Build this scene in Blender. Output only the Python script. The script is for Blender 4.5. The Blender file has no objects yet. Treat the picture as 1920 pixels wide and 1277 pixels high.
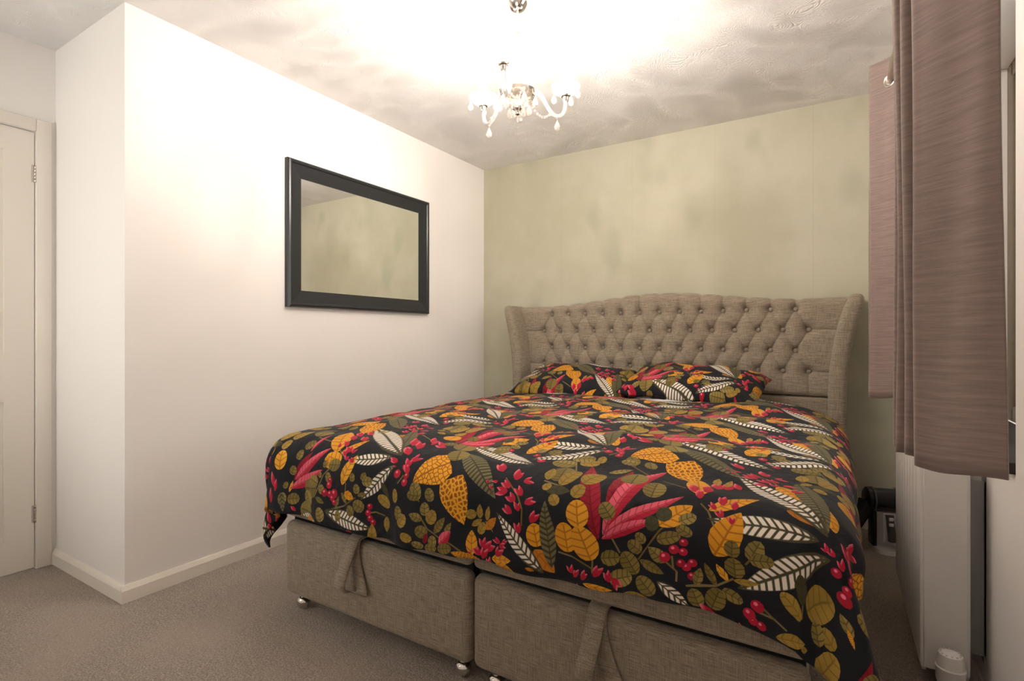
import bpy, bmesh, math, random
import numpy as np
from mathutils import Vector, Matrix
from mathutils.geometry import delaunay_2d_cdt

scene = bpy.context.scene
COL = scene.collection
PI = math.pi
R = math.radians

# ------------------------------------------------------------------ camera
cam_d = bpy.data.cameras.new('camera')
cam = bpy.data.objects.new('camera', cam_d)
COL.objects.link(cam)
cam.location = (0, 0, 1.05)
cam.rotation_euler = (R(90), 0, R(31.6))
cam_d.sensor_width = 36
cam_d.lens = 986 / 1920 * 36
cam_d.shift_y = -9.5 / 1920
cam_d.clip_start = 0.02
scene.camera = cam

# ------------------------------------------------------------------ world and exposure
world = bpy.data.worlds.new('overcast_sky')
scene.world = world
world.use_nodes = True
bgn = world.node_tree.nodes['Background']
bgn.inputs['Color'].default_value = (1.0, 0.95, 0.90, 1)
SKY = 2.5
bgn.inputs['Strength'].default_value = SKY
vs = scene.view_settings
vs.view_transform = 'Standard'
vs.look = 'None'
vs.gamma = 1
vs.use_curve_mapping = False
vs.exposure = 1.25
BULB = 560.0          # emission strength of each candle bulb

# ------------------------------------------------------------------ helpers: nodes
class NT:
    def __init__(s, name):
        s.m = bpy.data.materials.new(name); s.m.use_nodes = True
        s.t = s.m.node_tree; s.t.nodes.clear()
        s.out = s.t.nodes.new('ShaderNodeOutputMaterial')
    def n(s, typ, ins=None, **props):
        nd = s.t.nodes.new(typ)
        for k, v in props.items(): setattr(nd, k, v)
        for k, v in (ins or {}).items(): s.put(nd.inputs[k], v)
        return nd
    def put(s, sock, v):
        if isinstance(v, bpy.types.NodeSocket): s.t.links.new(v, sock)
        elif isinstance(v, bpy.types.Node): s.t.links.new(v.outputs[0], sock)
        else:
            if isinstance(v, tuple) and len(v) == 3 and sock.type == 'RGBA': v = v + (1,)
            sock.default_value = v
    def math(s, op, a, b=0.0, c=None):
        nd = s.n('ShaderNodeMath', operation=op)
        s.put(nd.inputs[0], a); s.put(nd.inputs[1], b)
        if c is not None: s.put(nd.inputs[2], c)
        return nd.outputs[0]
    def mix(s, f, a, b, blend='MIX'):
        nd = s.n('ShaderNodeMix', data_type='RGBA', blend_type=blend)
        s.put(nd.inputs[0], f); s.put(nd.inputs[6], a); s.put(nd.inputs[7], b)
        return nd.outputs[2]
    def rng(s, x, a, b, c=0.0, d=1.0):
        nd = s.n('ShaderNodeMapRange', interpolation_type='SMOOTHSTEP')
        for i, v in enumerate((x, a, b, c, d)): s.put(nd.inputs[i], v)
        return nd.outputs[0]
    def coord(s, kind='Object', scale=(1, 1, 1), rot=(0, 0, 0)):
        tc = s.n('ShaderNodeTexCoord')
        mp = s.n('ShaderNodeMapping'); s.put(mp.inputs[0], tc.outputs[kind])
        mp.inputs['Scale'].default_value = scale; mp.inputs['Rotation'].default_value = rot
        return mp.outputs[0]
    def noise(s, vec, scale, detail=2, rough=.5, dist=0.0):
        nd = s.n('ShaderNodeTexNoise')
        s.put(nd.inputs['Vector'], vec); nd.inputs['Scale'].default_value = scale
        nd.inputs['Detail'].default_value = detail; nd.inputs['Roughness'].default_value = rough
        nd.inputs['Distortion'].default_value = dist
        return nd.outputs[0]
    def bump(s, h, strength, dist):
        nd = s.n('ShaderNodeBump'); s.put(nd.inputs['Height'], h)
        nd.inputs['Strength'].default_value = strength; nd.inputs['Distance'].default_value = dist
        return nd.outputs[0]
    def pbr(s, color, rough=.6, metal=0.0, normal=None, **kw):
        p = s.n('ShaderNodeBsdfPrincipled')
        s.put(p.inputs['Base Color'], color); s.put(p.inputs['Roughness'], rough)
        p.inputs['Metallic'].default_value = metal
        if normal is not None: s.put(p.inputs['Normal'], normal)
        for k, v in kw.items(): s.put(p.inputs[k.replace('_', ' ')], v)
        s.t.links.new(p.outputs[0], s.out.inputs[0])
        return s.m

MAT = {}
def simple(name, col, rough=.5, metal=0.0, var=.06, scale=30, **kw):
    t = NT(name); v = t.noise(t.coord(), scale, 3)
    c = t.mix(v, tuple(x * (1 - var) for x in col), tuple(min(1, x * (1 + var)) for x in col))
    MAT[name] = t.pbr(c, rough, metal, **kw); return MAT[name]

# painted plaster
t = NT('white_paint'); v = t.noise(t.coord(), 1.7, 3); f = t.noise(t.coord(), 240, 2)
MAT['white_paint'] = t.pbr(t.mix(v, (.885, .845, .815), (.915, .88, .855)), .75, normal=t.bump(f, .12, .001))
t = NT('gloss_white'); v = t.noise(t.coord(), 3, 2)
MAT['gloss_white'] = t.pbr(t.mix(v, (.85, .79, .715), (.88, .82, .745)), .35)
# olive wall: patchy emulsion on paper with faint seams
t = NT('olive_paint'); big = t.noise(t.coord(), 1.9, 4, .55); fine = t.noise(t.coord(scale=(160, 160, 12)), 1, 2)
pat = t.noise(t.coord(scale=(1.3, 1, .9)), 2.6, 2, .4)
c = t.mix(t.rng(big, .35, .68), (.47, .445, .325), (.55, .525, .41))
c = t.mix(t.math('MULTIPLY', t.rng(pat, .56, .74), .55), c, (.36, .36, .26))
c = t.mix(t.math('MULTIPLY', fine, .12), c, (.33, .32, .22))
sx = t.n('ShaderNodeSeparateXYZ', {0: t.coord()})
sm = t.math('ABSOLUTE', t.math('SUBTRACT', t.math('FRACT', t.math('MULTIPLY', t.math('ADD', sx.outputs[0], 1.70), 1 / .53)), .5))
c = t.mix(t.rng(sm, .4985, .4965, .35, 0), c, (.36, .34, .24))
MAT['olive_paint'] = t.pbr(c, .7, normal=t.bump(fine, .12, .001))
# artex ceiling: brushed swirls
t = NT('swirl_plaster'); P = t.coord()
wv = t.n('ShaderNodeTexNoise', {'Vector': P, 'Scale': 2.6, 'Detail': 1.0})
off = t.n('ShaderNodeVectorMath', {0: wv.outputs[1], 1: (2.6, 2.6, 0)}, operation='MULTIPLY')
p2 = t.n('ShaderNodeVectorMath', {0: P, 1: off.outputs[0]}, operation='ADD')
wave = t.n('ShaderNodeTexWave', {'Vector': p2.outputs[0], 'Scale': 22.0, 'Distortion': 7.0, 'Detail': 3.0, 'Detail Scale': 1.6, 'Detail Roughness': .6})
mk = t.rng(t.noise(P, 4.5, 2), .30, .60)
hh = t.math('MULTIPLY', t.math('SUBTRACT', wave.outputs[1], .5), mk)
wave2 = t.n('ShaderNodeTexWave', {'Vector': p2.outputs[0], 'Scale': 47.0, 'Distortion': 9.0, 'Detail': 2.0, 'Detail Scale': 1.3})
hh = t.math('ADD', hh, t.math('MULTIPLY', t.math('SUBTRACT', wave2.outputs[1], .5), .55))
hh = t.math('ADD', hh, t.math('MULTIPLY', t.noise(P, 60, 3), .2))
MAT['swirl_plaster'] = t.pbr((.90, .88, .86), .6, normal=t.bump(hh, .55, .004))
# carpet
t = NT('carpet'); P = t.coord(); a = t.noise(P, 170, 3, .75); b = t.noise(P, 42, 3, .7); d = t.noise(P, 2.2, 3)
c = t.mix(t.rng(a, .3, .7), (.15, .118, .094), (.60, .50, .415))
c = t.mix(t.math('MULTIPLY', t.rng(b, .35, .7), .45), c, (.23, .195, .17))
c = t.mix(t.math('MULTIPLY', t.rng(d, .38, .66), .5), c, (.46, .37, .295))
hgt = t.math('ADD', a, t.math('MULTIPLY', b, .8))
MAT['carpet'] = t.pbr(c, .95, normal=t.bump(hgt, .8, .008), Sheen_Weight=.2)
# linen upholstery
t = NT('linen'); P = t.coord()
wh = t.noise(t.coord(scale=(22, 22, 480)), 1, 3, .65); wvv = t.noise(t.coord(scale=(480, 480, 22)), 1, 3, .65)
g = t.math('ADD', t.math('MULTIPLY', wh, .55), t.math('MULTIPLY', wvv, .45))
c = t.mix(t.rng(g, .36, .64), (.180, .142, .102), (.40, .33, .248))
MAT['linen'] = t.pbr(c, .9, normal=t.bump(g, .35, .0015), Sheen_Weight=.15)
# curtain chenille (uses its own uv: along cloth, height)
t = NT('chenille')
uv = t.n('ShaderNodeUVMap', uv_map='cloth')
mp = t.n('ShaderNodeMapping', {0: uv.outputs[0]}); mp.inputs['Scale'].default_value = (9, 130, 1)
st = t.noise(mp.outputs[0], 1, 4, .65)
mp2 = t.n('ShaderNodeMapping', {0: uv.outputs[0]}); mp2.inputs['Scale'].default_value = (500, 700, 1)
fz = t.noise(mp2.outputs[0], 1, 2)
c = t.mix(t.rng(st, .3, .72), (.205, .148, .130), (.285, .21, .186))
MAT['chenille'] = t.pbr(c, .85, normal=t.bump(t.math('ADD', st, t.math('MULTIPLY', fz, .4)), .3, .0015), Sheen_Weight=.45, Sheen_Roughness=.4)
simple('lining', (.50, .42, .34), .9)
simple('white_sheet', (.72, .70, .72), .85, scale=12)
simple('black_frame', (.018, .020, .023), .30, var=.25, scale=60)
simple('steel', (.55, .50, .45), .28, 1.0)
simple('chrome', (.75, .73, .70), .10, 1.0)
simple('white_enamel', (.80, .775, .75), .28, var=.02)
simple('white_plastic', (.82, .79, .77), .35, var=.02)
simple('grey_metal', (.30, .30, .30), .45, .6)
simple('black_plastic', (.012, .012, .013), .25, var=.2)
simple('grey_plastic', (.10, .10, .10), .4)
simple('dark_wood', (.020, .014, .011), .5, var=.3)
simple('upvc', (.80, .81, .82), .3, var=.02)
simple('brown_frame', (.11, .082, .05), .4, var=.2)
simple('bronze_cord', (.38, .26, .18), .5)
simple('gap_shade', (.01, .009, .008), .9)  # near-black colour standing in for shade in the drawer gaps
t = NT('mirror_glass'); MAT['mirror_glass'] = t.pbr((.86, .88, .86), .012, 1.0)
t = NT('smoke_plastic')
MAT['smoke_plastic'] = t.pbr((.05, .05, .055), .12, Transmission_Weight=.55, IOR=1.3)
# thin window glass
t = NT('window_glass')
fr = t.n('ShaderNodeFresnel', {'IOR': 1.45}); tr = t.n('ShaderNodeBsdfTransparent', {0: (.96, .98, .97)}); gl = t.n('ShaderNodeBsdfGlossy', {'Roughness': .02})
mx = t.n('ShaderNodeMixShader', {0: fr.outputs[0], 1: tr.outputs[0], 2: gl.outputs[0]}); t.t.links.new(mx.outputs[0], t.out.inputs[0]); MAT['window_glass'] = t.m
# crystal: clear with bright glints and a milky share
def crystal(name, milk, tint):
    t = NT(name)
    fr = t.n('ShaderNodeLayerWeight', {'Blend': .35}); tr = t.n('ShaderNodeBsdfTransparent', {0: tint}); gl = t.n('ShaderNodeBsdfGlossy', {'Roughness': .06, 'Color': (1, 1, 1, 1)})
    tl = t.n('ShaderNodeBsdfTranslucent', {0: (.95, .93, .90)}); df = t.n('ShaderNodeBsdfDiffuse', {0: (.92, .90, .88)})
    ml = t.n('ShaderNodeMixShader', {0: .5, 1: tl.outputs[0], 2: df.outputs[0]})
    a = t.n('ShaderNodeMixShader', {0: milk, 1: tr.outputs[0], 2: ml.outputs[0]})
    b = t.n('ShaderNodeMixShader', {0: fr.outputs['Fresnel'], 1: a.outputs[0], 2: gl.outputs[0]})
    t.t.links.new(b.outputs[0], t.out.inputs[0]); MAT[name] = t.m
crystal('crystal', .5, (.97, .95, .93, 1)); crystal('amber_crystal', .22, (.78, .68, .58, 1)); crystal('frosted_cup', .62, (1, .98, .95, 1))
t = NT('bulb_glow'); em = t.n('ShaderNodeEmission', {'Color': (1.0, .90, .80, 1), 'Strength': BULB}); t.t.links.new(em.outputs[0], t.out.inputs[0]); MAT['bulb_glow'] = t.m

# ------------------------------------------------------------------ printed cotton, one node material per motif
def leaf_base(name):
    t = NT('print_' + name)
    uv = t.n('ShaderNodeUVMap', uv_map='leaf'); s = t.n('ShaderNodeSeparateXYZ', {0: uv.outputs[0]})
    iv = t.n('ShaderNodeUVMap', uv_map='leaf_info'); q = t.n('ShaderNodeSeparateXYZ', {0: iv.outputs[0]})
    u, v = s.outputs[0], s.outputs[1]
    return t, u, v, t.math('ABSOLUTE', v), q.outputs[0], q.outputs[1], uv.outputs[0]
def veins(t, u, av, length, pitch, slope, duty):
    ch = t.math('FRACT', t.math('SUBTRACT', t.math('DIVIDE', t.math('MULTIPLY', u, length), pitch), t.math('MULTIPLY', av, slope)))
    return t.rng(t.math('ABSOLUTE', t.math('SUBTRACT', ch, .5)), duty / 2 + .07, duty / 2 - .07)   # 1 on the stroke
CLOTH = dict(Sheen_Weight=.05, Specular_IOR_Level=.25)
def cloth_finish(t, c):
    w = t.math('ADD', t.noise(t.coord(scale=(1, .7, 1)), 11, 3, .5, .9), t.math('MULTIPLY', t.noise(t.coord(scale=(1, 1.6, 1)), 34, 2, .5, .6), .25))
    return t.pbr(c, .78, normal=t.bump(w, .30, .02), **CLOTH)
t = NT('print_ground'); n_ = t.noise(t.coord(), 7, 3); MAT['ground'] = cloth_finish(t, t.mix(n_, (.005, .0055, .0085), (.010, .011, .016)))
t, u, v, av, rnd, ln, uv = leaf_base('cream')
st = veins(t, u, av, ln, .0165, 1.0, .62)
wd = t.math('SINE', t.math('MULTIPLY', u, PI))
m = t.math('MULTIPLY', st, t.math('MULTIPLY', t.rng(av, .05, .16), t.rng(t.math('SUBTRACT', wd, av), .02, .16)))
MAT['cream'] = cloth_finish(t, t.mix(m, (.060, .050, .022), (.80, .72, .62)))
def veined(name, c0, c1, dark, pitch, slope, duty, half=.0, amount=.75):
    t, u, v, av, rnd, ln, uv = leaf_base(name)
    c = t.mix(rnd, c0, c1)
    if half: c = t.mix(t.math('MULTIPLY', t.math('GREATER_THAN', v, 0), half), c, dark)
    m = t.math('MAXIMUM', veins(t, u, av, ln, pitch, slope, duty), t.rng(av, .10, .03))
    m = t.math('MULTIPLY', m, t.rng(u, 1.0, .86))
    MAT[name] = cloth_finish(t, t.mix(t.math('MULTIPLY', m, amount), c, dark))
veined('olive', (.19, .135, .028), (.31, .225, .058), (.045, .034, .010), .0135, .55, .20, .25)
veined('mustolive', (.30, .19, .030), (.37, .23, .04), (.10, .060, .008), .020, .55, .14, .15, .6)
veined('mustard', (.66, .285, .012), (.76, .36, .025), (.30, .090, .004), .021, .7, .20, .12, .8)
veined('orange', (.42, .140, .006), (.48, .17, .01), (.22, .06, .003), .03, .5, .15, 0, .5)
veined('darkplain', (.045, .042, .016), (.060, .055, .022), (.025, .024, .010), .022, .5, .15, 0, .5)
veined('dark', (.145, .120, .055), (.165, .14, .065), (.040, .036, .014), .0155, .9, .42, 0, .95)
veined('deepred', (.26, .004, .016), (.36, .008, .028), (.12, .002, .008), .020, .9, .16, .35, .7)
t, u, v, av, rnd, ln, uv = leaf_base('pink')
c = t.mix(t.rng(v, -.35, .15), (.40, .008, .03), (.70, .105, .155))
m = t.math('MAXIMUM', veins(t, u, av, ln, .020, .9, .16), t.rng(av, .10, .03))
MAT['pink'] = cloth_finish(t, t.mix(t.math('MULTIPLY', m, .7), c, (.26, .006, .02)))
t, u, v, av, rnd, ln, uv = leaf_base('petal')
MAT['petal'] = cloth_finish(t, t.mix(t.rng(t.math('ADD', u, t.math('MULTIPLY', v, .45)), .55, 1.05), (.40, .006, .028), (.78, .14, .20)))
t, u, v, av, rnd, ln, uv = leaf_base('berry')
d2 = t.math('ADD', t.math('POWER', t.math('SUBTRACT', u, .38), 2), t.math('POWER', t.math('MULTIPLY', t.math('SUBTRACT', v, .3), .5), 2))
MAT['berry'] = cloth_finish(t, t.mix(t.rng(d2, .035, .012), t.mix(rnd, (.27, .004, .014), (.46, .008, .034)), (.80, .17, .26)))
t, u, v, av, rnd, ln, uv = leaf_base('stem'); MAT['stem'] = cloth_finish(t, t.mix(rnd, (.14, .085, .015), (.20, .15, .06)))
def cells(name, thr0, thr1, inside, line):
    t, u, v, av, rnd, ln, uv = leaf_base(name)
    mp = t.n('ShaderNodeMapping', {0: uv}); mp.inputs['Scale'].default_value = (9.0, 3.6, 1)
    vo = t.n('ShaderNodeTexVoronoi', {'Vector': mp.outputs[0], 'Scale': 1.0, 'Randomness': .75}, feature='DISTANCE_TO_EDGE', voronoi_dimensions='2D')
    m = t.math('MULTIPLY', t.rng(vo.outputs['Distance'], thr0, thr1), t.rng(av, .02, .07))
    MAT[name] = cloth_finish(t, t.mix(m, line, inside))
cells('retic', .05, .14, (.74, .33, .018), (.27, .085, .004))
cells('spot', .13, .21, (.27, .085, .004), (.74, .33, .018))

# ------------------------------------------------------------------ helpers: meshes
def finish(name, me, mat, parent=None, smooth=True, angle=38):
    me.name = name
    if mat is not None and not me.materials: me.materials.append(MAT[mat])
    if smooth:
        me.polygons.foreach_set('use_smooth', [True] * len(me.polygons))
        if angle: me.set_sharp_from_angle(angle=R(angle))
    o = bpy.data.objects.new(name, me); COL.objects.link(o)
    if parent is not None: o.parent = parent
    return o
def obj(name, bm, mat, parent=None, smooth=True, angle=38):
    bmesh.ops.recalc_face_normals(bm, faces=bm.faces)
    me = bpy.data.meshes.new(name); bm.to_mesh(me); bm.free()
    return finish(name, me, mat, parent, smooth, angle)
def share(name, src, parent, loc=None, mat4=None):
    o = bpy.data.objects.new(name, src.data); COL.objects.link(o); o.parent = parent
    if loc is not None: o.location = loc
    if mat4 is not None: o.matrix_basis = mat4
    return o
def thing(name, label, cat, loc=(0, 0, 0), rz=0, group=None):
    o = bpy.data.objects.new(name, None); COL.objects.link(o); o.empty_display_size = .05
    o.location = loc; o.rotation_euler = (0, 0, rz); tag(o, label, cat, group); return o
def tag(o, label, cat=None, group=None):
    o['label'] = label
    if cat: o['category'] = cat
    if group: o['group'] = group
    return o
def struct(o, label, cat):
    o['kind'] = 'structure'; return tag(o, label, cat)
def box(bm, x0, x1, y0, y1, z0, z1, bev=0, seg=2):
    r = bmesh.ops.create_cube(bm, size=1)
    vv = r['verts']
    for v in vv: v.co = Vector(((x0 + x1) / 2 + v.co.x * (x1 - x0), (y0 + y1) / 2 + v.co.y * (y1 - y0), (z0 + z1) / 2 + v.co.z * (z1 - z0)))
    if bev:
        es = list({e for v in vv for e in v.link_edges})
        bmesh.ops.bevel(bm, geom=es, offset=bev, segments=seg, profile=.5, affect='EDGES')
    return bm
def BX(*a, **k): return box(bmesh.new(), *a, **k)
def lathe(bm, prof, n=24, loc=(0, 0, 0), wob=None, M=None):
    rings = []
    for j, (r, z) in enumerate(prof):
        ring = []
        for i in range(n):
            a = 2 * PI * i / n; rr = r * (1 + (wob(a, j) if wob else 0))
            p = Vector((rr * math.cos(a), rr * math.sin(a), z))
            if M is not None: p = M @ p
            ring.append(bm.verts.new(p + Vector(loc)))
        rings.append(ring)
    for A, B in zip(rings, rings[1:]):
        for i in range(n):
            bm.faces.new((A[i], A[(i + 1) % n], B[(i + 1) % n], B[i]))
    for ring, r in ((rings[0], prof[0][0]), (rings[-1], prof[-1][0])):
        if r > 1e-6 and r < .5: bm.faces.new(ring)
    bmesh.ops.remove_doubles(bm, verts=bm.verts, dist=1e-5)
    return bm
def tube(bm, pts, rad, n=10, cap=True):
    pts = [Vector(p) for p in pts]; rings = []; up = Vector((.13, .31, .94))
    for i, p in enumerate(pts):
        d = (pts[min(i + 1, len(pts) - 1)] - pts[max(i - 1, 0)]).normalized()
        a = d.cross(up).normalized(); b = d.cross(a).normalized()
        r = rad(i / (len(pts) - 1)) if callable(rad) else rad
        rings.append([bm.verts.new(p + a * r * math.cos(2 * PI * k / n) + b * r * math.sin(2 * PI * k / n)) for k in range(n)])
    for A, B in zip(rings, rings[1:]):
        for k in range(n): bm.faces.new((A[k], A[(k + 1) % n], B[(k + 1) % n], B[k]))
    if cap: bm.faces.new(rings[0]); bm.faces.new(rings[-1])
    return bm
def spline(P, n=12):
    P = [np.array(p, float) for p in P]; Q = [2 * P[0] - P[1]] + P + [2 * P[-1] - P[-2]]; out = []
    for i in range(1, len(Q) - 2):
        for k in range(n):
            s = k / n; a, b, c, d = Q[i - 1:i + 3]
            out.append(.5 * ((2 * b) + (c - a) * s + (2 * a - 5 * b + 4 * c - d) * s * s + (3 * b - a - 3 * c + d) * s ** 3))
    out.append(P[-1]); return out
def strip(bm, prof, a, b):
    """extrude a profile [(out, z)] along a->b; 'out' points to the left of the walking direction"""
    a = Vector(a); b = Vector(b); d = (b - a).normalized(); nrm = Vector((-d.y, d.x, 0))
    A = [bm.verts.new(a + nrm * p[0] + Vector((0, 0, p[1]))) for p in prof]
    B = [bm.verts.new(b + nrm * p[0] + Vector((0, 0, p[1]))) for p in prof]
    for i in range(len(prof)):
        j = (i + 1) % len(prof); bm.faces.new((A[i], A[j], B[j], B[i]))
    bm.faces.new(A); bm.faces.new(B); return bm
def grid_mesh(name, X, Y, Z, mat, parent=None, closed_u=False, uv=None, uvname='cloth'):
    m, n = X.shape
    co = np.stack([X, Y, Z], -1).reshape(-1, 3)
    i, j = np.meshgrid(np.arange(m - 1), np.arange(n if closed_u else n - 1), indexing='ij')
    j2 = (j + 1) % n
    F = np.stack([i * n + j, i * n + j2, (i + 1) * n + j2, (i + 1) * n + j], -1).reshape(-1, 4)
    me = bpy.data.meshes.new(name); me.from_pydata(co.tolist(), [], F.tolist()); me.update()
    if uv is not None:
        l = me.uv_layers.new(name=uvname); vi = np.zeros(len(me.loops), int); me.loops.foreach_get('vertex_index', vi)
        l.data.foreach_set('uv', uv.reshape(-1, 2)[vi].ravel())
    return finish(name, me, mat, parent, True, None)
PRINT_KINDS=['berry', 'cream', 'dark', 'darkplain', 'deepred', 'mustard', 'mustolive', 'olive', 'orange', 'petal', 'pink', 'retic', 'spot', 'stem']
PRINT_SHAPES=['lance', 'oval', 'heart', 'circle', 'stem']
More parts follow.
